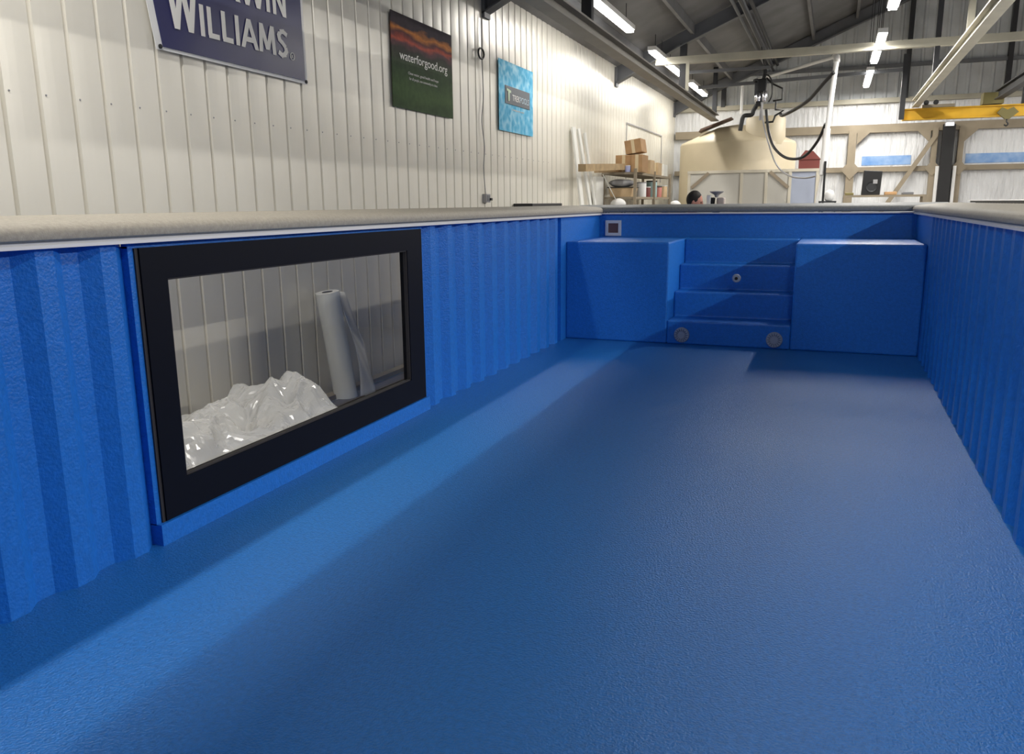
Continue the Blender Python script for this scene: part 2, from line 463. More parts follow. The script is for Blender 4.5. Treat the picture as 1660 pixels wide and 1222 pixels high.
rb_ = empty('runway_beam', (4.0, 8, 3.2), 'pale-edged steel I-beam running back to the yellow crane', 'beam')
ibeam(MB(), 4.02, -3, 19.4, 3.29, 3.45, .13).build('beam', CREAM, rb_)
for yf in (3.2, 9.6, 16.0): MB().box(3.98, 4.06, yf-.05, yf+.05, 3.46, 5.9).build('hanger', DSTEEL, rb_)
MB().box(4.10, 4.18, 13.1, 13.2, 3.46, 4.3).build('hanger', CREAM, rb_)
MB().box(3.72, 3.82, 19.30, 19.40, 3.06, 4.35).build('hanger', DSTEEL, rb_)
rc = empty('runway_beam', (5.45, 15, 3.4), 'short dark steel beam meeting the right end of the yellow crane', 'beam')
ibeam(MB(), 5.5, 8.0, 19.3, 3.36, 3.54, .14).build('beam', DSTEEL, rc)
MB().box(5.45, 5.55, 15.95, 16.05, 3.54, 6.2).build('hanger', DSTEEL, rc)
tag(MB().box(6.0, 6.13, 19.72, 19.85, 3.29, roofz(6.0)).build('hanger_post', DSTEEL), 'thick dark vertical post rising from the yellow crane girder', 'post')
# tie beams across the hall
t1 = MB().box(-.72, 13, 15.93, 16.05, 3.93, 4.06).build('tie_beam', CREAM); tag(t1, 'long cream tie beam crossing in front of the ceiling lights', 'beam')
t2 = MB(); t2.bar((-.45, 19.35, 3.93), (3.8, 19.35, 4.05), .06, .07); tag(t2.build('tie_beam', STEEL), 'thin grey tie beam just above the pump, behind the cream one', 'beam')
t3 = MB(); t3.bar((-.6, 18, 4.07), (1.2, 18, 4.07), .05, .06); tag(t3.build('tie_beam', STEEL), 'short thin grey tie bar left of the pump hoist top', 'beam')
t4 = MB(); t4.box(5.95, 9.5, 19.2, 19.3, 4.44, 4.52); tag(t4.build('tie_beam', CREAM), 'short pale tie beam above the right part of the yellow crane', 'beam')
# conduits along the roof slope
cb = empty('conduit_bundle', (.9, 12, 4.75), 'bundle of dark grey pipes running under the roof', 'pipes')
for i, (dx, dz, r) in enumerate(((0, 0, .05), (.14, .02, .035), (-.13, -.03, .03), (.05, -.12, .028))):
    MB().tube([(.9+dx, 2, 4.72+dz), (.9+dx, 22.2, 4.72+dz)], r, 10).build('pipe', DSTEEL if i % 2 else STEEL, cb, smooth=True)

# strip lights
for i, (x, y0, y1) in enumerate(STRIPS):
    if y0 < 5: lab = None
    e = bpy.data.objects.new('strip_light', None); COL.objects.link(e); e.location = (x, (y0+y1)/2, LZ)
    side = 'left' if x < 1 else 'right' if x < 5 else 'unseen far right'
    rank = i % 5 if i < 10 else 5+i-10
    words = ['nearest, overhead behind the viewer', 'large, cut by the top edge',
             'short, nearer one of the two close together', 'short, farther one of the two close together', 'last one, nearest the end wall', 'nearest, outside the frame', 'second from the viewer, outside the frame', 'third from the viewer, outside the frame', 'fourth from the viewer, outside the frame'][rank]
    tag(e, 'glowing white strip light in the %s row, %s' % (side, words), 'light', 'strip lights in the %s row' % side)
    MB().box(x-.075, x+.075, y0, y1, LZ+.0, LZ+.07).build('housing', WHITEP, e)
    MB().box(x-.055, x+.055, y0+.02, y1-.02, LZ-.035, LZ).build('tube', TUBE, e)
    for yy in (y0+.3, y1-.3):
        MB().tube([(x, yy, LZ+.07), (x, yy, roofz(x)-.01)], .006, 6).build('hanger', DSTEEL, e)
    ld = bpy.data.lights.new('strip_lamp', 'AREA'); ld.shape = 'RECTANGLE'; ld.size = .11; ld.size_y = y1-y0
    ld.energy = lamp_w(x, y0)*(y1-y0); ld.color = (1.0, .96, .90)
    lo = bpy.data.objects.new('strip_lamp', ld); COL.objects.link(lo); lo.parent = e; lo.location = (0, 0, -.045)

# ============================================================ CONTAINER POOL
W, YB, ZB, YP = 3.4, 8.155, 1.0226, 9.468
YS = -1.6
pool = empty('container_pool', (1.7, 4, G), 'long blue-lined shipping container pool with grey coping, steps and side window', 'pool')
MB().box(-.07, W+.07, YS, YP, -.18, 0).build('pool_floor', BLUEF, pool)
MB().box(-.1, W+.1, YS, YP+.1, G, -.18).build('base_rail', DSTEEL, pool)
def corr(y0, y1, x, sgn, p, ph):
    """corrugated sheet between y0 and y1; sgn=+1 bulges towards +x"""
    d = .044; pts = []
    y = y0
    k0 = math.floor((y0-ph)/p)-1
    raw = []
    k = k0
    while ph+k*p < y1+p:
        b = ph+k*p
        raw += [(b, 0), (b+p*.27, 0), (b+p*.5, -d), (b+p*.77, -d)]
        k += 1
    def h(yq):
        for (a, ha), (b, hb) in zip(raw[:-1], raw[1:]):
            if a <= yq <= b: return ha+(hb-ha)*(yq-a)/(b-a)
        return 0
    ys = [y0]+[a for a, _ in raw if y0 < a < y1]+[y1]
    return [(x+sgn*(h(q)+.008), q) for q in ys]
def sheet(mb, pts, z0, z1, t):
    n = len(pts); vs = []
    for (x, y) in pts: vs += [(x, y, z0), (x, y, z1)]
    for (x, y) in pts: vs += [(x+t, y, z0), (x+t, y, z1)]
    fs = []
    for i in range(n-1):
        a = 2*i; fs.append((a, a+2, a+3, a+1)); c = 2*n+a; fs.append((c, c+1, c+3, c+2))
        fs.append((a+1, a+3, c+3, c+1)); fs.append((a, c, c+2, a+2))
    fs += [(0, 1, 2*n+1, 2*n), (2*n-2, 4*n-2, 4*n-1, 2*n-1)]
    return mb.add(vs, fs)
ZW = 1.29
mb = MB()
WY0, WY1 = 2.44, 4.93
sheet(mb, corr(YS, WY0, 0, 1, .274, 5.045), 0, ZW, -.012)
sheet(mb, corr(WY1, 7.98, 0, 1, .274, 5.045), 0, ZW, -.012)
mb.box(-.045, .004, 7.98, YP, 0, ZW)
mb.box(-.065, .028, WY0, WY1, 0, .094)       # blue kerb under the window
mb.box(-.03, .0, WY0, WY1, 1.253, ZW)
mb.box(-.045, .002, WY0, WY0+.04, .09, 1.26); mb.box(-.045, .002, WY1-.03, WY1, .09, 1.26)
mb.build('side_wall', BLUE, pool)
mb = MB()
sheet(mb, corr(YS, 8.0, W, -1, .25, 4.45), 0, ZW, .012)
mb.box(W-.004, W+.045, 8.0, YP, 0, ZW)
mb.build('side_wall', BLUE, pool)
MB().box(-.02, W+.02, YP, YP+.05, -.1, ZW).build('end_wall', BLUE, pool)
MB().box(-.02, W+.02, YS-.05, YS, -.1, ZW).build('end_wall', BLUE, pool)
XL, XR = 1.0825, 2.2787
MB().box(.002, XL, YB, YP, 0, ZB).build('bench', BLUE, pool, bevel=.016)
MB().box(XR, W-.004, YB, YP, 0, ZB).build('bench', BLUE, pool, bevel=.016)
mb = MB(); z1, z2, z3 = .2389, .4981, .7625; y2, y3, y4 = 8.508, 8.792, 9.08
mb.prism([(YB, 0), (YB, z1), (y2, z1), (y2, z2), (y3, z2), (y3, z3), (y4, z3), (y4, ZB), (YP, ZB), (YP, 0)], 'x', XL, XR)
mb.build('steps', BLUE, pool, bevel=.016)
for (x, y, z, r, nm) in ((1.236, YB, .097, .078, 'drain_fitting'), (2.133, YB, .092, .078, 'drain_fitting'), (1.712, y2, .65, .043, 'return_jet')):
    o = MB().lathe([(r, 0), (r, -.008), (r*.93, -.016), (r*.7, -.02), (r*.62, -.016), (r*.45, -.016), (r*.42, -.022), (.002, -.022)], (x, y, z), 'y', 32).build(nm, FITTING, pool, smooth=True)
    c = MB()
    if nm == 'drain_fitting':
        for k in range(16):
            t = k*math.pi/8; a = Vector((math.cos(t), 0, math.sin(t)))
            c.bar(Vector((x, y-.021, z))+a*r*.5, Vector((x, y-.018, z))+a*r*.88, .004, .004)
        c.build('grate', mat('grate_dark', (70, 84, 110), .6), o)
    else:
        c.lathe([(.016, -.024), (.014, -.022), (.002, -.022)], (x, y, z), 'y', 16).build('nozzle', BLACK, o)
# skimmer
sk = empty('skimmer_tmp', (0, 0, 0), None, None)
mb = MB()
x0, x1, za, zb = .079, .269, 1.032, 1.211
for b_ in ((x0, x1, za, za+.034), (x0, x1, zb-.034, zb), (x0, x0+.034, za+.034, zb-.034), (x1-.034, x1, za+.034, zb-.034)):
    mb.box(b_[0], b_[1], YP-.016, YP, b_[2], b_[3])
skf = mb.build('skimmer_frame', mat('skimmer_white', (196, 204, 216), .5), pool); MB().box(x0+.034, x1-.034, YP-.008, YP-.001, za+.034, zb-.034).build('screen', DUSK, skf)
bpy.data.objects.remove(sk)

# coping: composite slab with a bullnose towards the water, white trim below
def cprof(s):   # (outward, z)
    return [(s*-.035, 1.296), (s*-.052, 1.305), (s*-.058, 1.325), (s*-.05, 1.345), (s*-.03, 1.358), (s*.02, 1.366), (s*.16, 1.379), (s*.28, 1.386), (s*.30, 1.37), (s*.30, 1.296)]
mb = MB().prism([(0-p, z) for p, z in cprof(1)], 'y', YS, YP-.05); mb.build('coping', COPE, pool, smooth=True)
mb = MB().prism([(W+p, z) for p, z in cprof(1)], 'y', YS, YP-.05); mb.build('coping', COPE, pool, smooth=True)
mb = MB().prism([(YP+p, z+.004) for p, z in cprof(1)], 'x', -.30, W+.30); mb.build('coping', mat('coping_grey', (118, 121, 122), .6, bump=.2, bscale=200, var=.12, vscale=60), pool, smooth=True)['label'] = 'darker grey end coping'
mb = MB().prism([(YS-p, z) for p, z in cprof(1)], 'x', -.30, W+.30); mb.build('coping', COPE, pool, smooth=True)
for (a, b) in (((-.02, .040), (YS, YP-.04)), ((W-.040, W+.02), (YS, YP-.04))):
    mb = MB().box(a[0], a[1], b[0], b[1], 1.274, 1.286); s = -1 if a[0] > 1 else 1
    xe = .03 if s == 1 else W-.03
    mb.box(min(xe-.05*s, xe), max(xe-.05*s, xe), b[0], b[1], 1.286, 1.296)
    mb.build('coping_trim', TRIM, pool)
MB().box(-.02, W+.02, YP-.04, YP+.02, 1.282, 1.296).build('coping_trim', TRIM, pool)

# viewing window in the left side
zw0, zw1, yw0, yw1 = .098, 1.253, 2.4824, 4.893
g0, g1, gy0, gy1 = .2567, 1.1222, 2.618, 4.690
mb = MB()
for b_ in ((yw0, yw1, zw0, g0), (yw0, yw1, g1, zw1), (yw0, gy0, g0, g1), (gy1, yw1, g0, g1)):
    mb.box(-.04, .018, *b_)
wf = mb.build('window_frame', FRAME, pool)
wf['label'] = 'black rectangular window frame'
MB().box(-.022, -.012, gy0-.01, gy1+.01, g0-.01, g1+.01).build('glass_pane', GLASS, wf)
mb = MB()
for b_ in ((yw0-.016, yw1+.012, zw0-.012, zw0), (yw0-.016, yw0, zw0, zw1), (yw1, yw1+.012, zw0, zw1)):
    mb.box(-.03, .010, *b_)
mb.build('gasket', FRAME2, wf)
mb = MB()
for b_ in ((gy0, gy1, g0, g0+.008), (gy0, gy1, g1-.008, g1), (gy0, gy0+.008, g0, g1), (gy1-.008, gy1, g0, g1)):
    mb.box(-.011, .012, *b_)
mb.build('glazing_bead', FRAME2, wf)

# neighbouring container on the right
nc = empty('shipping_container', (6.6, 10, G), 'grey container with pale rim standing right of the blue pool', 'container')
mb = MB(); sheet(mb, corr(1.5, 17.6, 5.06, -1, .25, 0), G, 1.36, .02); mb.box(5.1, 8.2, 17.5, 17.6, G, 1.36); mb.box(5.1, 8.2, 1.5, 1.6, G, 1.36); mb.box(8.1, 8.2, 1.5, 17.6, G, 1.36)
mb.build('wall', DSTEEL, nc)
MB().box(4.96, 8.3, 1.4, 17.7, 1.394, 1.404).build('rim', WHITEP, nc)
MB().box(4.98, 8.28, 1.42, 17.68, 1.36, 1.394).build('cover', BLACK, nc)

# ============================================================ BANNERS AND SIGNS ON THE LEFT WALL
XB = XW+.022
def sheet_obj(name, y0, y1, z0, z1, material, parent, x=XB, wob=.006, ny=28, nz=18, corners=None, t=.004):
    vs = []; fs = []
    for k in range(2):
        for i in range(ny+1):
            for j in range(nz+1):
                u, v = i/ny, j/nz
                if corners:
                    (a, b, c, d) = corners
                    yy = (a[0]*(1-u)+b[0]*u)*(1-v)+(d[0]*(1-u)+c[0]*u)*v; zz = (a[1]*(1-u)+b[1]*u)*(1-v)+(d[1]*(1-u)+c[1]*u)*v
                else: yy, zz = y0+(y1-y0)*u, z0+(z1-z0)*v
                xx = x + wob*(noise.noise(Vector((yy*2.3, zz*2.1, 3)))+.5) + t*k
                vs.append((xx, yy, zz))
    N = (ny+1)*(nz+1)
    for i in range(ny):
        for j in range(nz):
            a = i*(nz+1)+j; fs.append((a, a+1, a+nz+2, a+nz+1)); fs.append((N+a, N+a+nz+1, N+a+nz+2, N+a+1))
    for i in range(ny):
        a = i*(nz+1); fs.append((a, a+nz+1, N+a+nz+1, N+a)); a += nz; fs.append((a, N+a, N+a+nz+1, a+nz+1))
    for j in range(nz):
        a = j; fs.append((a, N+a, N+a+1, a+1)); a = ny*(nz+1)+j; fs.append((a, a+1, N+a+1, N+a))
    return MB().add(vs, fs).build(name, material, parent, smooth=True)
# paint maker's banner
NAVY = mat('banner_navy', (50, 52, 96), .32, spec=.4, var=.10, vscale=3)
bn = empty('banner', (XB, 5.0, 3.1), 'navy vinyl banner with white lettering and border hung high on the left wall', 'banner')
sheet_obj('backing', 0, 0, 0, 0, WHITEP, bn, corners=((4.235, 2.392), (5.835, 2.375), (5.835, 3.45), (4.05, 3.45)))
sheet_obj('printed_field', 0, 0, 0, 0, NAVY, bn, x=XB+.006, corners=((4.285, 2.412), (5.80, 2.40), (5.80, 3.43), (4.115, 3.43)))
tx = XB+.018
stroke_text('W', LETTER, bn, 4.36, 4.60, 2.540, 2.86, tx, .14)
stroke_text('ILLIAMS', LETTER, bn, 4.635, 5.575, 2.537, 2.738, tx, .19)
stroke_text('S', LETTER, bn, 4.33, 4.50, 2.835, 3.165, tx, .14)
stroke_text('HERWIN', LETTER, bn, 4.57, 5.59, 2.833, 3.035, tx, .19)
text_part('trademark_symbol', 'R', LETTER, bn, 5.63, 5.65, 2.548, 2.572, tx, .002)
MB().lathe([(.026, 0), (.030, 0), (.030, .004), (.026, .004)], (tx-.002, 5.64, 2.56), 'x', 20).build('trademark_ring', LETTER, bn) if False else None
mb = MB()
for k in range(20):
    t0, t1 = k*math.pi/10, (k+1)*math.pi/10
    mb.bar((tx, 5.64+.026*math.cos(t0), 2.56+.026*math.sin(t0)), (tx, 5.64+.026*math.cos(t1), 2.56+.026*math.sin(t1)), .004, .005, (1, 0, 0))
mb.build('trademark_ring', LETTER, bn)
for (y, z) in ((4.262, 2.41), (5.815, 2.393), (5.815, 3.43)):
    MB().lathe([(.014, 0), (.014, .008), (.006, .010)], (XB+.008, y, z), 'x', 14).build('grommet', DSTEEL, bn)

# forest poster
ps = empty('poster', (XB, 7.92, 2.79), 'dark poster with sunset over green forest and white web address', 'poster')
pf = sheet_obj('print', 7.245, 8.59, 2.352, 3.232, ramp_mat('poster_print', 'dusk'), None, wob=.003)
# print colours run in the sheet's own height: 0 at its foot, 1 at its head
for v in pf.data.vertices: v.co = ((v.co.x-XB)/.88, (v.co.y-7.245)/.88, (v.co.z-2.352)/.88)
pf.location = (XB, 7.245, 2.352); pf.scale = (.88, .88, .88); pf.parent = ps; pf.matrix_parent_inverse = Matrix.Translation(-Vector(ps.location))
text_part('lettering', 'waterforgood.org', LETTER, ps, 7.395, 8.46, 2.812, 2.895, XB+.009, .002)
text_part('lettering', 'Clean water, good health and hope', LETTER, ps, 7.56, 8.235, 2.690, 2.716, XB+.009, .002)
text_part('lettering', 'for all people, one community at a time', LETTER, ps, 7.58, 8.205, 2.640, 2.666, XB+.009, .002)

# pool sign
sg = empty('sign', (XB, 10.6, 2.78), 'light blue water-patterned sign with a dark logo plate', 'sign')
sheet_obj('print', 9.965, 11.235, 2.342, 3.212, ramp_mat('water_print', 'water'), sg, wob=.002)
SLATE = mat('logo_slate', (84, 90, 98), .5)
mb = MB(); MB().box(XB+.004, XB+.012, 10.17, 11.09, 2.69, 2.915).build('logo_plate', SLATE, sg, bevel=.02)
text_part('lettering', 'TREK', LETTER, sg, 10.42, 10.70, 2.745, 2.82, XB+.0125, .002)
text_part('lettering', 'POOLS', mat('letter_pale', (188, 208, 220), .5), sg, 10.71, 11.05, 2.745, 2.82, XB+.0125, .002)
LGR = mat('logo_green', (186, 206, 176), .5)
mb = MB().prism([(10.21, 2.88), (10.36, 2.86), (10.36, 2.83), (10.31, 2.835), (10.31, 2.73), (10.26, 2.72), (10.26, 2.845), (10.21, 2.85)], 'x', XB+.013, XB+.018)
mb.build('logo_emblem', LGR, sg)
text_part('lettering', 'trekpools.com', LETTER, sg, 10.42, 10.86, 2.62, 2.645, XB+.008, .002)

# wall cable with ring, and its outlet box
cab = empty('wall_cable', (XW+.03, 9.42, 3.17), 'thin grey cable with black ring hanging down the left wall', 'cable')
mb = MB(); R_ = .05
ring = [(XW+.035, 9.40+.085*math.cos(t*math.pi/8), 3.17+.06*math.sin(t*math.pi/8)) for t in range(17)]
mb.tube(ring, .011, 8).build('ring', BLACK, cab, smooth=True)
mb = MB(); pts = [(XW+.025, 9.44, 3.62), (XW+.025, 9.44, 3.1), (XW+.025, 9.47, 2.7), (XW+.025, 9.41, 2.4), (XW+.025, 9.48, 2.1), (XW+.025, 9.44, 1.85), (XW+.025, 9.48, 1.6), (XW+.025, 9.5, 1.53)]
mb.tube(smooth_path(pts), .006, 6).build('cord', GREYP, cab, smooth=True)
ob = empty('outlet_box', (XW, 9.5, 1.48), 'small grey outlet box on the left wall below the cable', 'outlet')
MB().box(XW+.0, XW+.06, 9.44, 9.57, 1.43, 1.535).build('box', GREYP, ob, bevel=.005)
MB().box(XW+.06, XW+.065, 9.46, 9.55, 1.445, 1.52).build('cover_plate', STEEL, ob)
MB().box(XW+.065, XW+.085, 9.53, 9.575, 1.455, 1.485).build('plug', BLACK, ob)
# black strip lying against the wall
kk = MB().box(XW+.02, XW+.30, 10.45, 11.75, 1.33, 1.415)
tag(kk.build('equipment_case', BLACK, None, bevel=.01), 'flat black case top just showing over the left coping', 'case')
ks = empty('workbench', (XW+.2, 11.1, G), 'low grey bench against the left wall under the black case', 'workbench')
MB().box(XW+.02, XW+.45, 10.3, 11.9, 1.30, 1.33).build('top', GREYP, ks)
for (x, y) in ((XW+.05, 10.34), (XW+.42, 10.34), (XW+.05, 11.86), (XW+.42, 11.86)): MB().box(x-.02, x+.02, y-.02, y+.02, G, 1.30).build('leg', STEEL, ks)

# ============================================================ SEEN THROUGH THE WINDOW
fr = empty('film_roll', (-1.27, 5.95, G), 'upright roll of milky plastic film leaning at the left wall, seen through the window', 'roll of plastic')
a = Vector((-1.26, 5.84, G+.005)); b = Vector((-1.33, 5.74, .70)); d = (b-a).normalized()
def rings(a, b, r0, r1, n=24):
    return [a+(b-a)*(i/n) for i in range(n+1)], [r0+(r1-r0)*i/n for i in range(n+1)]
P_, R_ = rings(a, b, .10, .10)
MB().tube(P_, R_, 28).build('film', FILM2, fr, smooth=True)
MB().tube([b-d*.02, b+d*.004], .045, 20).build('core', BLACK, fr)
MB().tube([b-d*.01, b+d*.002], .098, 28).build('end_face', WHITEP, fr)
vs = []; fs = []; ny, nz = 10, 16
for i in range(ny+1):
    for j in range(nz+1):
        v = j/nz; u = i/ny
        base = a+(b-a)*v + Vector((.10, .06, 0))
        wdt = .30*min(1, (1-v)*1.9) if v > .45 else .30-.06*(.45-v)
        p = base + Vector((.05*math.sin(u*3+v*4), u*wdt, 0))
        vs.append(tuple(p))
for i in range(ny):
    for j in range(nz): q = i*(nz+1)+j; fs.append((q, q+1, q+nz+2, q+nz+1))
fl = MB().add(vs, fs).build('loose_flap', film_mat('film_flap', .6), fr, smooth=True)
fl.modifiers.new('s', 'SOLIDIFY').thickness = .002

# crumpled clear sheeting
def heap(u, v):   # u along y 0..1, v along x 0..1
    top = [(0, .30), (.12, .52), (.22, .50), (.34, .50), (.46, .45), (.58, .46), (.70, .56), (.80, .53), (.86, .36), (.93, .20), (1, .04)]
    for (p, a), (q, b) in zip(top[:-1], top[1:]):
        if p <= u <= q: h = a+(b-a)*(u-p)/(q-p); break
    return h*max(0, math.sin(math.pi*min(1, .12+v*.88)))**.6
nu, nv = 130, 60; vs = []; fs = []
for i in range(nu+1):
    for j in range(nv+1):
        u, v = i/nu, j/nv
        y = 2.35+u*2.5; x = -1.15+v*.95
        q = Vector((x*3.2, y*3.2, 0))
        # long folds: ridged noise stretched along one diagonal, plus sharp creases
        q2 = Vector((x*2.6+y*.9, y*1.5-x*.7, 2.0))
        cr = (1-abs(noise.noise(q2*1.3))*2.0)*.55 + (1-2*abs(noise.noise(q2*3.1+Vector((3, 1, 0)))))*.22 + abs(noise.noise(q2*7))*.12
        vd = noise.voronoi(Vector((x*4.0+y*1.6, y*1.9-x*.8, 1.0)))[0]
        h = heap(u, v)
        z = G+.01+h*(.72+.42*cr) + (.10*(vd[1]-vd[0]) if h > .05 else 0)
        vs.append((x+.10*noise.noise(q*1.3+Vector((0, 0, 5))), y+.10*noise.noise(q*1.1+Vector((9, 0, 5))), z))
for i in range(nu):
    for j in range(nv): q = i*(nv+1)+j; fs.append((q, q+1, q+nv+2, q+nv+1))
ph = MB().add(vs, fs).build('plastic_sheeting', FILM, None)
tag(ph, 'crumpled heap of clear plastic sheeting on the floor, seen through the window', 'plastic sheeting', kind=None)
mo = ph.modifiers.new('s', 'SOLIDIFY'); mo.thickness = .002
for p_ in ph.data.polygons: p_.use_smooth = False
mb = MB(); mb.bar((-1.33, 4.6, G+.06), (-1.40, 9.4, G+.06), .09, .04)
tag(mb.build('floor_plank', TAN, None), 'long board lying at the foot of the left wall, seen through the window', 'plank')
mb = MB(); mb.bar((-1.2, 4.9, G+.022), (-1.22, 9.5, G+.022), .14, .04)
tag(mb.build('floor_plank', mat('dark_board', (84, 74, 66), .8), None), 'darker board lying in front of the wall-foot board', 'plank')

# ============================================================ LEFT REAR: BOARDS, SHELVING
def leaning(name, yb, yt, w_, zt, label, xb=-1.1, m=WBOARD, g='white trim boards leaning at the shelf'):
    mb = MB(); mb.bar((xb, yb, G+.01), (XW+.05, yt, zt), w_, .03, (1, 0, 0))
    return tag(mb.build(name, m, None), label, 'board', g)
leaning('leaning_board', 13.15, 13.1, .17, 2.62, 'wide white board leaning on the left wall, nearest of the leaning boards', m=WBOARD)
leaning('leaning_board', 13.95, 13.38, .12, 2.62, 'narrow white board crossing behind the nearest leaning board')
leaning('leaning_board', 14.35, 13.75, .10, 2.58, 'white strip leaning towards the shelving, slanted most', -1.15)
mb = MB(); mb.box(XW+.04, XW+.10, 14.35, 14.85, G, 1.88); tag(mb.build('leaning_board', WBOARD), 'broad short white panel standing beside the shelving', 'board', 'white trim boards leaning at the shelf')
mb = MB(); mb.bar((-.97, 12.0, 1.93), (-1.08, 15.0, 2.06), .12, .11)
tag(mb.build('timber_plank', WOOD), 'tan timber plank sticking out level from the shelving top', 'plank')
mb = MB(); mb.bar((-1.22, 13.7, 1.95), (-1.25, 15.02, 2.0), .08, .07); tag(mb.build('timber_plank', WOOD), 'second tan plank lying behind the long one on the shelving top', 'plank')

sh = empty('shelving_unit', (-1.1, 16.7, G), 'tan metal shelving unit full of boxes at the left wall', 'shelves')
SX0, SX1, SY0, SY1 = -1.42, -.82, 14.9, 18.3
for (x, y) in ((SX0, SY0), (SX1, SY0), (SX0, SY1), (SX1, SY1), (SX1, 16.6)):
    MB().box(x-.025, x+.025, y-.025, y+.025, G, 2.02).build('post', TAN, sh)
for z in (0.1, .8, 1.52, 1.96): MB().box(SX0, SX1, SY0, SY1, z-.04, z).build('shelf', TAN, sh)
mb = MB(); mb.bar((SX0, SY0-.03, 1.93), (SX1-.2, SY0-.03, 1.2), .01, .03, (0, 1, 0)); mb.build('brace', WBOARD, sh)
def carton(x0, x1, y0, y1, z0, h, m, label, rot=0, group='boxes on the shelving', cat='box'):
    c = Vector(((x0+x1)/2, (y0+y1)/2, z0+h/2)); R = Matrix.Rotation(rot, 3, 'Y')
    e = empty('cardboard_box', (c.x, c.y, z0), label, cat, group)
    MB().obox(c, (x1-x0, y1-y0, h), R).build('carton', m, e, bevel=.004)
    MB().obox(c, (.06, y1-y0+.004, h+.004), R).build('tape', TAPE, e)
    return e
carton(-1.23, -.93, 15.05, 15.6, 1.96, .31, CARD, 'brown cardboard box on the shelf top, left end')
carton(-.925, -.72, 15.0, 15.5, 1.96, .31, CARD, 'brown cardboard box next to the left-end box on the shelf top')
carton(-1.06, -.76, 15.05, 15.5, 2.30, .24, CARD, 'orange-brown box tilted on top of the two shelf-top boxes', -.16)
carton(-1.0, -.82, 16.2, 16.6, 1.96, .27, CARD2, 'pale cardboard box in the middle of the shelf top')
carton(-.98, -.83, 17.0, 17.4, 1.96, .25, CARD2, 'smaller pale box right of the middle shelf-top box')
carton(-1.0, -.84, 17.7, 18.1, 1.96, .24, WBOARD, 'white box at the far end of the shelf top')
def jar(x, y, z, r, h, m, lm, label, cat='can', name='paint_can', group=None):
    e = empty(name, (x, y, z), label, cat, group)
    MB().lathe([(r*.97, 0), (r, .01), (r, h*.9), (r*.98, h*.92)], (x, y, z), 'z', 20).build('body', m, e, smooth=True)
    MB().lathe([(r*1.03, h*.92), (r*1.03, h), (r*.9, h)], (x, y, z), 'z', 20).build('lid', lm, e, smooth=True)
    return e
jar(-.98, 14.97, 1.96, .05, .12, mat('label_blue', (170, 176, 214), .5), WHITEP, 'small lilac can in front of the cardboard boxes')
# goods on the second shelf
def bag(cx, cy, z, rx, ry, rz, m, name, label, cat, sd=1, group=None):
    mb = MB().ellipsoid((cx, cy, z+rz*.92), (rx, ry, rz), 22, 14)
    out = []
    for v in mb.v:
        q = Vector(v)*7+Vector((sd, 0, 0)); f = 1+.22*noise.noise(q); p = Vector((cx, cy, z+rz*.92)); p = p+(Vector(v)-p)*f
        if p.z < z: p.z = z
        out.append(tuple(p))
    mb.v = out
    return tag(mb.build(name, m, None, smooth='all'), label, cat, group)
bag(-1.12, 15.1, 1.70, .27, .18, .075, GREYP, 'folded_tarp', 'folded white and grey sheet high inside the left shelf bay', 'cloth', 3)
e = empty('storage_bin', (-1.1, 15.2, 1.52), 'tan bin on the second shelf below the folded sheet', 'bin')
MB().prism([(-1.30, 1.52), (-.92, 1.52), (-.88, 1.69), (-1.34, 1.69)], 'y', 14.98, 15.4).build('tub', CARD2, e)
MB().box(-1.36, -.86, 14.96, 15.42, 1.685, 1.70).build('lid', BLACK, e)
carton(-.80, -.60, 15.4, 15.8, 1.52, .2, WBOARD, 'white box just right of the shelf post', group='boxes on the shelving') if False else None
jar(-.93, 15.9, 1.52, .10, .28, WHITEP, GREYP, 'white bucket behind the shelf post on the second shelf', 'bucket', 'bucket')
jar(-.92, 16.35, 1.52, .08, .20, RED, WHITEP, 'red can with white lid on the second shelf')
jar(-.93, 16.9, 1.52, .11, .33, mat('teal_can', (150, 178, 178), .5), BLACK, 'pale teal bucket with black lid on the second shelf', 'bucket', 'bucket')
jar(-.90, 17.35, 1.52, .09, .22, mat('pink_can', (190, 120, 110), .6), BLACK, 'pinkish can with black lid on the second shelf')
jar(-.92, 17.9, 1.52, .12, .25, CARD2, WBOARD, 'cream bucket at the far end of the second shelf', 'bucket', 'bucket')
bag(-1.08, 14.72, 1.305, .14, .11, .10, WHITEP, 'plastic_bag', 'white plastic bag in front of the shelving base', 'bag', 5)
st = empty('stool', (-1.13, 14.72, G), 'dark stand carrying the white bag before the shelving', 'stand')
MB().box(-1.3, -.96, 14.55, 14.83, 1.27, 1.305).build('top', BLACK, st)
for (x, y) in ((-1.28, 14.6), (-.98, 14.6), (-1.28, 14.81), (-.98, 14.81)): MB().box(x-.012, x+.012, y-.012, y+.012, G, 1.27).build('leg', BLACK, st)
carton(-1.36, -.86, 15.6, 16.4, .8, .35, CARD, 'brown box on the lower shelf')
bag(-.80, 18.9, 1.28, .14, .14, .085, WHITEP, 'plastic_bag', 'pale bag beyond the shelving, beside the tank', 'bag', 8)
cr = empty('crate_stack', (-.7, 18.9, G), 'dark crate standing between the shelving and the tank', 'crate')
MB().box(-1.05, -.60, 18.65, 19.15, G, 1.28).build('crate', mat('crate_grey', (98, 88, 84), .8), cr)
# access hatch outline on the wall above the shelves
mb = MB()
for (y0, y1, z0, z1) in ((16.9, 20.6, 3.0, 3.02), (16.9, 16.93, 1.9, 3.0), (20.57, 20.6, 1.9, 3.0)): mb.box(XW+.016, XW+.026, y0, y1, z0, z1)
trim(mb.build('trim_70', GREYP))

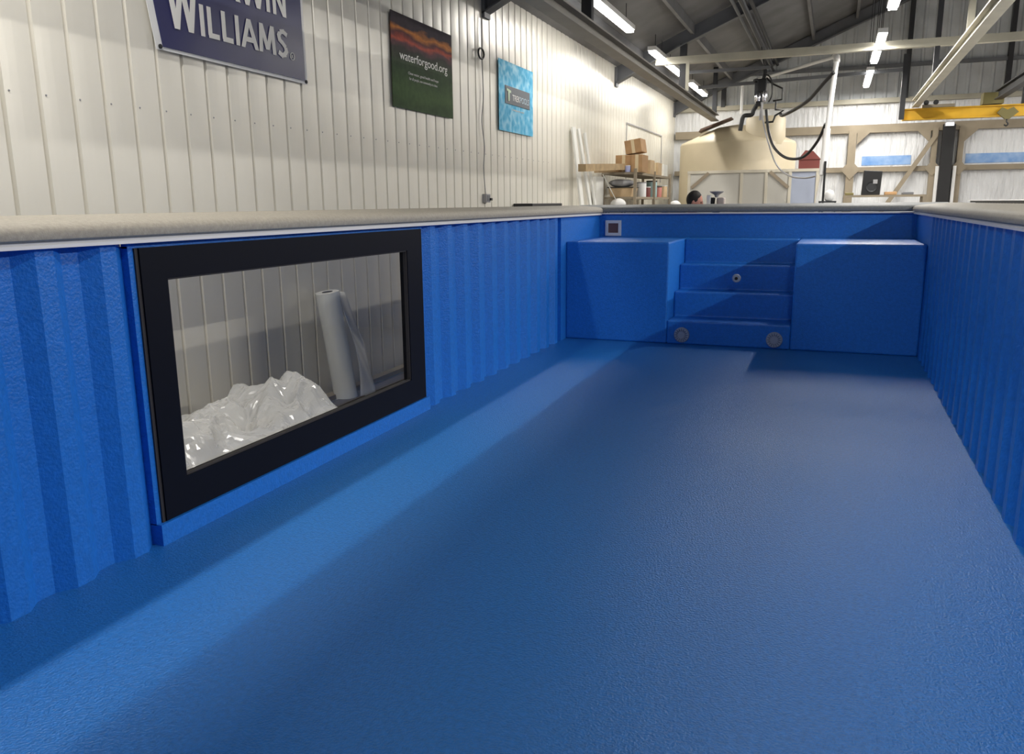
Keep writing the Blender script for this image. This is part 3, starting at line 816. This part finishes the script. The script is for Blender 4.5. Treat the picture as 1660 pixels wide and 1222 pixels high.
# ============================================================ TANK, RACK, PIPEWORK
tk = empty('storage_tank', (.30, 20.95, G), 'big beige round tank with cone top behind the pool', 'tank')
TC = (.30, 20.95, 0)
MB().lathe([(1.33, G), (1.36, G+.05), (1.36, 1.2), (1.375, 1.22), (1.375, 1.30), (1.36, 1.32), (1.36, 2.74), (1.33, 2.80), (.50, 3.16), (.02, 3.24)], TC, 'z', 64).build('shell', TANK, tk, smooth=True)
MB().prism([(-.55, 3.05), (.2, 3.33), (.2, 3.36), (-.5, 3.12)], 'y', 20.3, 20.75).build('manway_cover', mat('rust_brown', (84, 64, 54), .7), tk)
MB().lathe([(.46, 2.7), (.44, 3.28), (.41, 3.32), (.04, 3.34)], (.98, 20.35, 0), 'z', 40).build('neck', TANK, tk, smooth=True)

rk = empty('metal_rack', (.9, 18.8, G), 'pale welded steel rack with panels and corner braces before the tank', 'rack')
RM = mat('rack_pale', (196, 190, 174), .5)
RX0, RX1, RY, RZ = -.48, 2.22, 18.8, 2.09
MB().box(RX0-.04, RX1+.04, RY-.035, RY+.035, RZ-.06, RZ).build('top_rail', RM, rk)
MB().box(RX0-.04, RX1+.04, RY+.6, RY+.66, RZ-.06, RZ).build('top_rail', RM, rk)
for x in (RX0, RX1): MB().box(x-.03, x+.03, RY, RY+.63, RZ-.05, RZ-.01).build('end_rail', RM, rk)
for x in (RX0, .66, 1.18, 1.67, RX1): MB().box(x-.03, x+.03, RY-.03, RY+.03, G, RZ-.06).build('post', RM, rk)
for x in (RX0, RX1): MB().box(x-.03, x+.03, RY+.6, RY+.66, G, RZ-.06).build('post', RM, rk)
BR = mat('brace_brown', (138, 126, 108), .7)
mb = MB(); mb.bar((-.42, RY-.04, 1.72), (-.05, RY-.04, 2.04), .02, .07); mb.build('brace', BR, rk)
mb = MB(); mb.bar((1.25, RY-.04, 2.04), (1.64, RY-.04, 1.70), .02, .07); mb.build('brace', BR, rk)
PAN = mat('panel_grey', (186, 184, 176), .5, var=.05, vscale=2); PANB = mat('panel_bluegrey', (160, 168, 186), .5, var=.08, vscale=2)
for x0, x1, m in ((RX0+.03, .63, PAN), (.69, 1.15, PAN), (1.21, 1.64, PAN), (1.70, RX1-.03, PANB)):
    MB().box(x0, x1, RY-.005, RY+.01, .2, RZ-.06).build('panel', m, rk)
# red crate with roof-shaped lid on the rack
rd = empty('red_bin', (2.0, 19.0, RZ), 'dark red bin with peaked lid standing on the rack, right of the tank', 'bin')
MB().box(1.82, 2.24, 18.86, 19.14, RZ, RZ+.19).build('body', RED, rd)
MB().prism([(1.80, RZ+.19), (2.26, RZ+.19), (2.10, RZ+.36), (1.94, RZ+.38)], 'y', 18.84, 19.16).build('lid', RED, rd)

# white pipe gantry and hoses
pg = empty('pipe_stand', (2.27, 17, G), 'tall white plastic pipe with elbow and arm reaching over the tank', 'pipe')
MB().tube([(2.22, 17, G), (2.27, 17, 1.42), (2.335, 17, 1.93)], .028, 12).build('lower_pipe', WHITEP, pg, smooth=True)
MB().tube([(2.33, 17, 1.90), (2.35, 17, 2.2), (2.37, 17.0, 2.75)], .062, 16).build('sleeve', PVC, pg, smooth=True)
MB().tube([(2.36, 17, 2.6), (2.45, 17, 4.0)], .045, 16).build('riser', PVC, pg, smooth=True)
MB().tube(smooth_path([(2.45, 17, 3.93), (2.448, 17.03, 4.02), (2.41, 17.12, 4.05)], 6), .058, 16).build('elbow', PVC, pg, smooth=True)
MB().tube([(2.42, 17.1, 4.045), (.43, 20.35, 4.08)], .032, 12).build('arm', PVC, pg, smooth=True)
MB().tube(smooth_path([(.45, 20.32, 4.08), (.41, 20.38, 4.06), (.41, 20.4, 4.0), (.41, 20.4, 3.42)], 6), .030, 12).build('drop_pipe', PVC, pg, smooth=True)
hs = empty('black_hose', (2.3, 17.1, 2.0), 'thick black hose looping from the white pipe to the tank pump', 'hose')
MB().tube(smooth_path([(2.42, 16.95, 3.75), (2.25, 17.2, 3.60), (2.0, 17.7, 3.38), (1.75, 18.2, 3.27), (1.45, 18.8, 3.20), (1.36, 19.2, 3.28)], 8), .035, 10).build('upper_hose', RUBBER, hs, smooth=True)
MB().tube(smooth_path([(1.12, 18.5, 3.30), (1.2, 18.4, 2.85), (1.35, 18.2, 2.5), (1.62, 18.0, 2.28), (1.95, 17.7, 2.28), (2.2, 17.4, 2.55), (2.33, 17.1, 2.85)], 8), .028, 10).build('lower_hose', RUBBER, hs, smooth=True)
hg = MB().tube(smooth_path([(1.02, 18.45, 3.45), (1.08, 18.4, 3.05), (1.22, 18.3, 2.6), (1.42, 18.1, 2.15), (1.7, 17.8, 1.92), (2.0, 17.4, 1.86), (2.22, 17.05, 1.88)], 8), .016, 8)
tag(hg.build('grey_hose', GREYP, None, smooth=True), 'thin grey hose hanging below the black hose loop', 'hose')

pm = empty('pump_assembly', (1.0, 18.6, 3.3), 'black and chrome pump with valves hanging above the tank', 'pump')
MB().box(.91, 1.10, 18.5, 18.7, 3.66, 3.93).build('motor_block', BLACK, pm, bevel=.02)
MB().box(.86, .93, 18.5, 18.62, 3.60, 3.86).build('valve_body', DSTEEL, pm, bevel=.01)
MB().lathe([(.03, 3.86), (.06, 3.88), (.06, 3.92), (.03, 3.94)], (.88, 18.55, 0), 'z', 14).build('valve_cap', BLACK, pm)
MB().tube(smooth_path([(1.06, 18.5, 4.0), (1.14, 18.5, 3.97), (1.20, 18.5, 3.85), (1.22, 18.5, 3.6), (1.16, 18.5, 3.45)], 5), .014, 8).build('air_line', BLACK, pm, smooth=True)
MB().box(.90, 1.02, 18.48, 18.6, 3.38, 3.48).build('lower_block', BLACK, pm, bevel=.01)
MB().lathe([(.05, 3.44), (.07, 3.48), (.07, 3.62), (.05, 3.66)], (.94, 18.55, 0), 'z', 18).build('cylinder', CHROME, pm, smooth=True)
MB().lathe([(.04, 3.46), (.055, 3.5), (.055, 3.64), (.04, 3.68)], (1.07, 18.52, 0), 'z', 18).build('cylinder', CHROME, pm, smooth=True)
MB().tube([(1.02, 18.6, 3.9), (1.05, 18.6, 4.06), (1.03, 18.6, 4.2)], .04, 10).build('neck', DSTEEL, pm, smooth=True)
MB().tube([(1.03, 18.6, 4.15), (.95, 18.6, 4.57)], .012, 6).build('suspension_rod', DSTEEL, pm)
MB().tube(smooth_path([(.97, 18.6, 3.5), (.86, 18.6, 3.32), (.82, 18.6, 3.22), (.66, 18.6, 3.20), (.62, 18.6, 3.05), (.6, 18.6, 2.9)], 5), .045, 10).build('drain_spout', BLACK, pm, smooth=True)
MB().tube([(1.03, 18.6, 3.66), (1.0, 18.6, 3.1)], .03, 10).build('down_pipe', GREYP, pm, smooth=True)
MB().tube([(1.08, 18.6, 3.95), (1.22, 18.6, 3.82), (1.42, 18.6, 3.72), (1.42, 18.6, 3.50), (1.24, 18.6, 3.48)], .02, 8).build('linkage', BLACK, pm)
MB().tube([(1.30, 18.6, 3.48), (1.30, 18.6, 3.30), (1.46, 18.6, 3.28), (1.30, 18.6, 3.18), (1.26, 18.6, 3.06), (1.10, 18.6, 3.05)], .022, 8).build('linkage', BLACK, pm)

# ============================================================ CRANE
cn = empty('bridge_crane', (5.6, 19.6, 3.1), 'yellow overhead bridge crane girder with hoist and hook', 'crane')
MB().box(3.80, 8.4, 19.52, 19.60, 3.06, 3.27).build('girder', YEL, cn)
MB().box(3.80, 8.4, 19.46, 19.66, 3.05, 3.07).build('lower_flange', YEL, cn); MB().box(3.80, 8.4, 19.46, 19.66, 3.26, 3.28).build('upper_flange', YEL, cn)
MB().box(4.15, 4.75, 19.4, 19.7, 3.28, 3.34).build('end_truck', TAN, cn)
for x in (4.22, 4.40): MB().lathe([(.05, -.02), (.05, .02)], (x, 19.42, 3.38), 'y', 16).build('wheel', BLACK, cn)
OLV = mat('hoist_olive', (112, 104, 60), .6)
MB().box(5.25, 5.62, 19.4, 19.75, 3.30, 3.52).build('trolley', OLV, cn)
hb = MB().prism([(5.52, 3.12), (5.60, 3.22), (5.70, 3.17), (5.80, 3.22), (5.90, 3.12), (5.75, 2.99), (5.67, 2.99)], 'y', 19.38, 19.46).build('hoist_block', OLV, cn)
MB().tube(smooth_path([(5.71, 19.42, 2.99), (5.71, 19.42, 2.94), (5.74, 19.42, 2.90), (5.71, 19.42, 2.86), (5.67, 19.42, 2.89)], 5), .014, 8).build('hook', BLACK, hb)

# ============================================================ RIGHT REAR: RACK WITH SPEAKER
sr = empty('storage_rack', (3.5, 18.2, G), 'low steel rack carrying the black loudspeaker near the end wall', 'rack')
MB().box(2.75, 4.25, 17.9, 18.5, 1.48, 1.52).build('shelf', TAN, sr)
MB().box(2.75, 4.25, 17.9, 18.5, .7, .74).build('shelf', TAN, sr)
for (x, y) in ((2.78, 17.93), (4.22, 17.93), (2.78, 18.47), (4.22, 18.47)): MB().box(x-.03, x+.03, y-.03, y+.03, G, 1.48).build('post', TAN, sr)
sp = empty('loudspeaker', (3.24, 18.1, 1.52), 'black loudspeaker standing on the rack near the end wall', 'speaker')
MB().prism([(3.08, 1.52), (3.42, 1.52), (3.44, 1.98), (3.10, 2.0)], 'y', 18.0, 18.32).build('cabinet', BLACK, sp, bevel=.01)
MB().lathe([(.10, 0), (.10, -.01), (.07, .004), (.02, .004)], (3.26, 17.995, 1.68), 'y', 24).build('woofer', DSTEEL, sp)
MB().box(3.28, 3.36, 17.985, 18.0, 1.74, 1.82).build('control_panel', GREYP, sp)
for i, (x, w_, h, m, lb) in enumerate(((2.86, .16, .05, OLV, 'olive bag at the left end of the rack'), (3.62, .22, .06, CARD, 'brown carton lying right of the loudspeaker'), (3.93, .2, .05, STEEL, 'dark grey tool case at the right end of the rack'))):
    tag(MB().box(x-w_/2, x+w_/2, 18.0, 18.3, 1.52, 1.52+h).build(('tool_bag', 'carton', 'tool_case')[i], m, None, bevel=.01), lb, ('bag', 'box', 'case')[i])
# white jug on a narrow dark stand near the pipe
js = empty('utility_cart', (2.50, 16.2, G), 'narrow dark cart behind the pool beside the white pipe', 'cart')
MB().box(2.32, 2.62, 16.05, 16.35, 1.38, 1.41).build('top', DSTEEL, js)
for (x, y) in ((2.34, 16.07), (2.60, 16.07), (2.34, 16.33), (2.60, 16.33)): MB().box(x-.012, x+.012, y-.012, y+.012, G, 1.38).build('leg', DSTEEL, js)
bag(2.49, 16.2, 1.41, .09, .09, .10, WHITEP, 'plastic_jug', 'white plastic jug or bag at the foot of the white pipe', 'jug', 2)
tag(MB().box(2.36, 2.40, 16.9, 16.95, G, 2.15).build('steel_post', BLACK), 'thin black post just right of the white pipe', 'post')

# small bright lamp above the dark door post
wl_ = empty('wall_lamp', (4.98, E0-.22, 3.12), 'small bright lamp on top of the dark post of the end wall', 'light')
MB().box(4.88, 5.08, E0-.24, E0-.16, 3.10, 3.20).build('housing', GREYP, wl_)
MB().box(4.90, 5.06, E0-.26, E0-.24, 3.11, 3.17).build('lens', mat('lamp_lens', (255, 250, 240), .4, emit=3), wl_)

# ============================================================ WORKER
pr = empty('person', (.86, 10.9, G), 'dark-haired person in dark shirt behind the pool end, looking down to the right', 'person')
def P(x, y, z): return (.86+x, 10.9+y, G+z)
mb = MB()
# head faces +x and looks down a little
Rh = Matrix.Rotation(.30, 3, 'Y')
hc = Vector(P(.03, 0, 1.685))
mb.ellipsoid(hc, (.098, .076, .118), 18, 12, Rh)
mb.ellipsoid(hc+Rh @ Vector((.045, 0, -.06)), (.055, .052, .062), 14, 9, Rh)     # jaw
mb.ellipsoid(hc+Rh @ Vector((.100, 0, -.012)), (.020, .013, .026), 10, 7, Rh)    # nose
mb.ellipsoid(hc+Rh @ Vector((.088, 0, .022)), (.016, .045, .012), 10, 7, Rh)     # brow
mb.ellipsoid(hc+Rh @ Vector((.090, 0, -.055)), (.014, .024, .010), 10, 7, Rh)    # mouth
for s in (-1, 1): mb.ellipsoid(hc+Rh @ Vector((-.005, s*.076, -.012)), (.018, .010, .030), 10, 7, Rh)
mb.tube([P(-.01, 0, 1.42), P(.01, 0, 1.62)], [.062, .055], 14)
mb.tube([P(0, 0, .92), P(0, 0, 1.1), P(-.01, 0, 1.3), P(-.01, 0, 1.43), P(-.01, 0, 1.5)], [.15, .135, .16, .13, .06], 18)
for s in (-1, 1):
    mb.tube([P(-.01, s*.10, 1.42), P(-.01, s*.20, 1.40), P(-.01, s*.25, 1.13), P(.05, s*.25, .92), P(.07, s*.25, .87)], [.07, .062, .045, .034, .028], 12)
    mb.ellipsoid(P(.08, s*.25, .82), (.036, .018, .052), 10, 7)
    for q in range(4):
        x = .08+(q-1.5)*.019; L = (.07, .08, .075, .06)[q]
        mb.tube([P(x, s*.25, .79), P(x+.004, s*.25, .78-L*.5), P(x+.002, s*.238, .78-L*.95)], [.0095, .009, .0075], 8)
    mb.tube([P(.10, s*.25, .84), P(.128, s*.245, .81), P(.136, s*.24, .775)], [.012, .010, .009], 8)
    mb.tube([P(0, s*.09, .95), P(.01, s*.10, .5), P(-.01, s*.11, .10), P(0, s*.11, .06)], [.095, .062, .042, .045], 14)
    mb.ellipsoid(P(.06, s*.11, .045), (.13, .045, .045), 14, 8)
body = mb.build('body', SKIN, pr, smooth='all')
rm = body.modifiers.new('remesh', 'REMESH'); rm.mode = 'VOXEL'; rm.voxel_size = .008; rm.use_smooth_shade = True
mb = MB()
mb.ellipsoid(hc+Rh @ Vector((-.018, 0, .022)), (.100, .084, .112), 20, 14, Rh)
mb.v = [tuple(Vector(v) if (Rh.inverted() @ (Vector(v)-hc)).x < .055+.5*max(0, (Rh.inverted() @ (Vector(v)-hc)).z-.06) and (Rh.inverted() @ (Vector(v)-hc)).z > -.07 else hc+(Vector(v)-hc)*.72) for v in mb.v]
mb.build('hair', HAIR, pr, smooth='all')
for s in (-1, 1):
    MB().ellipsoid(hc+Rh @ Vector((.086, s*.030, .004)), (.010, .013, .008), 10, 7, Rh).build('eye', mat('eye_dark', (40, 30, 28), .3), pr, smooth='all')
mb = MB().tube([P(0, 0, .90), P(0, 0, 1.1), P(-.01, 0, 1.3), P(-.01, 0, 1.43), P(-.01, 0, 1.50)], [.165, .15, .175, .145, .07], 20)
for s in (-1, 1): mb.tube([P(-.01, s*.09, 1.42), P(-.01, s*.205, 1.40), P(.02, s*.235, 1.2)], [.082, .078, .062], 14)
sm = mb.build('shirt', SHIRT, pr, smooth='all'); q = sm.modifiers.new('remesh', 'REMESH'); q.mode = 'VOXEL'; q.voxel_size = .01; q.use_smooth_shade = True
mb = MB()
for s in (-1, 1): mb.tube([P(0, s*.08, .98), P(0, s*.09, .8), P(.01, s*.10, .5), P(-.01, s*.11, .09)], [.115, .105, .075, .06], 16)
sm = mb.build('trousers', JEANS, pr, smooth='all'); q = sm.modifiers.new('remesh', 'REMESH'); q.mode = 'VOXEL'; q.voxel_size = .01; q.use_smooth_shade = True

# grinder-like machine on a stand beside the worker
fs_ = empty('bench_machine', (1.12, 10.95, G), 'small grey machine with flat top and dark bracket right of the worker', 'machine')
MB().box(.98, 1.36, 10.8, 11.1, 1.30, 1.36).build('table', GREYP, fs_)
MB().box(1.12, 1.20, 10.9, 11.0, G, 1.30).build('pedestal', DSTEEL, fs_)
MB().box(.98, 1.32, 10.8, 11.1, G, G+.04).build('foot', DSTEEL, fs_)
MB().lathe([(.02, 1.36), (.03, 1.40), (.035, 1.46), (.02, 1.47)], (1.11, 10.95, 0), 'z', 16).build('bracket', BLACK, fs_)
MB().lathe([(.02, 1.47), (.03, 1.50), (.085, 1.535), (.09, 1.545), (.03, 1.55)], (1.16, 10.95, 0), 'z', 20).build('flat_head', GREYP, fs_)
MB().box(1.04, 1.09, 10.9, 11.0, 1.36, 1.50).build('white_casing', WHITEP, fs_, bevel=.01)
MB().box(1.17, 1.27, 10.88, 11.0, 1.36, 1.47).build('motor_housing', mat('machine_beige', (178, 166, 158), .6), fs_, bevel=.02)
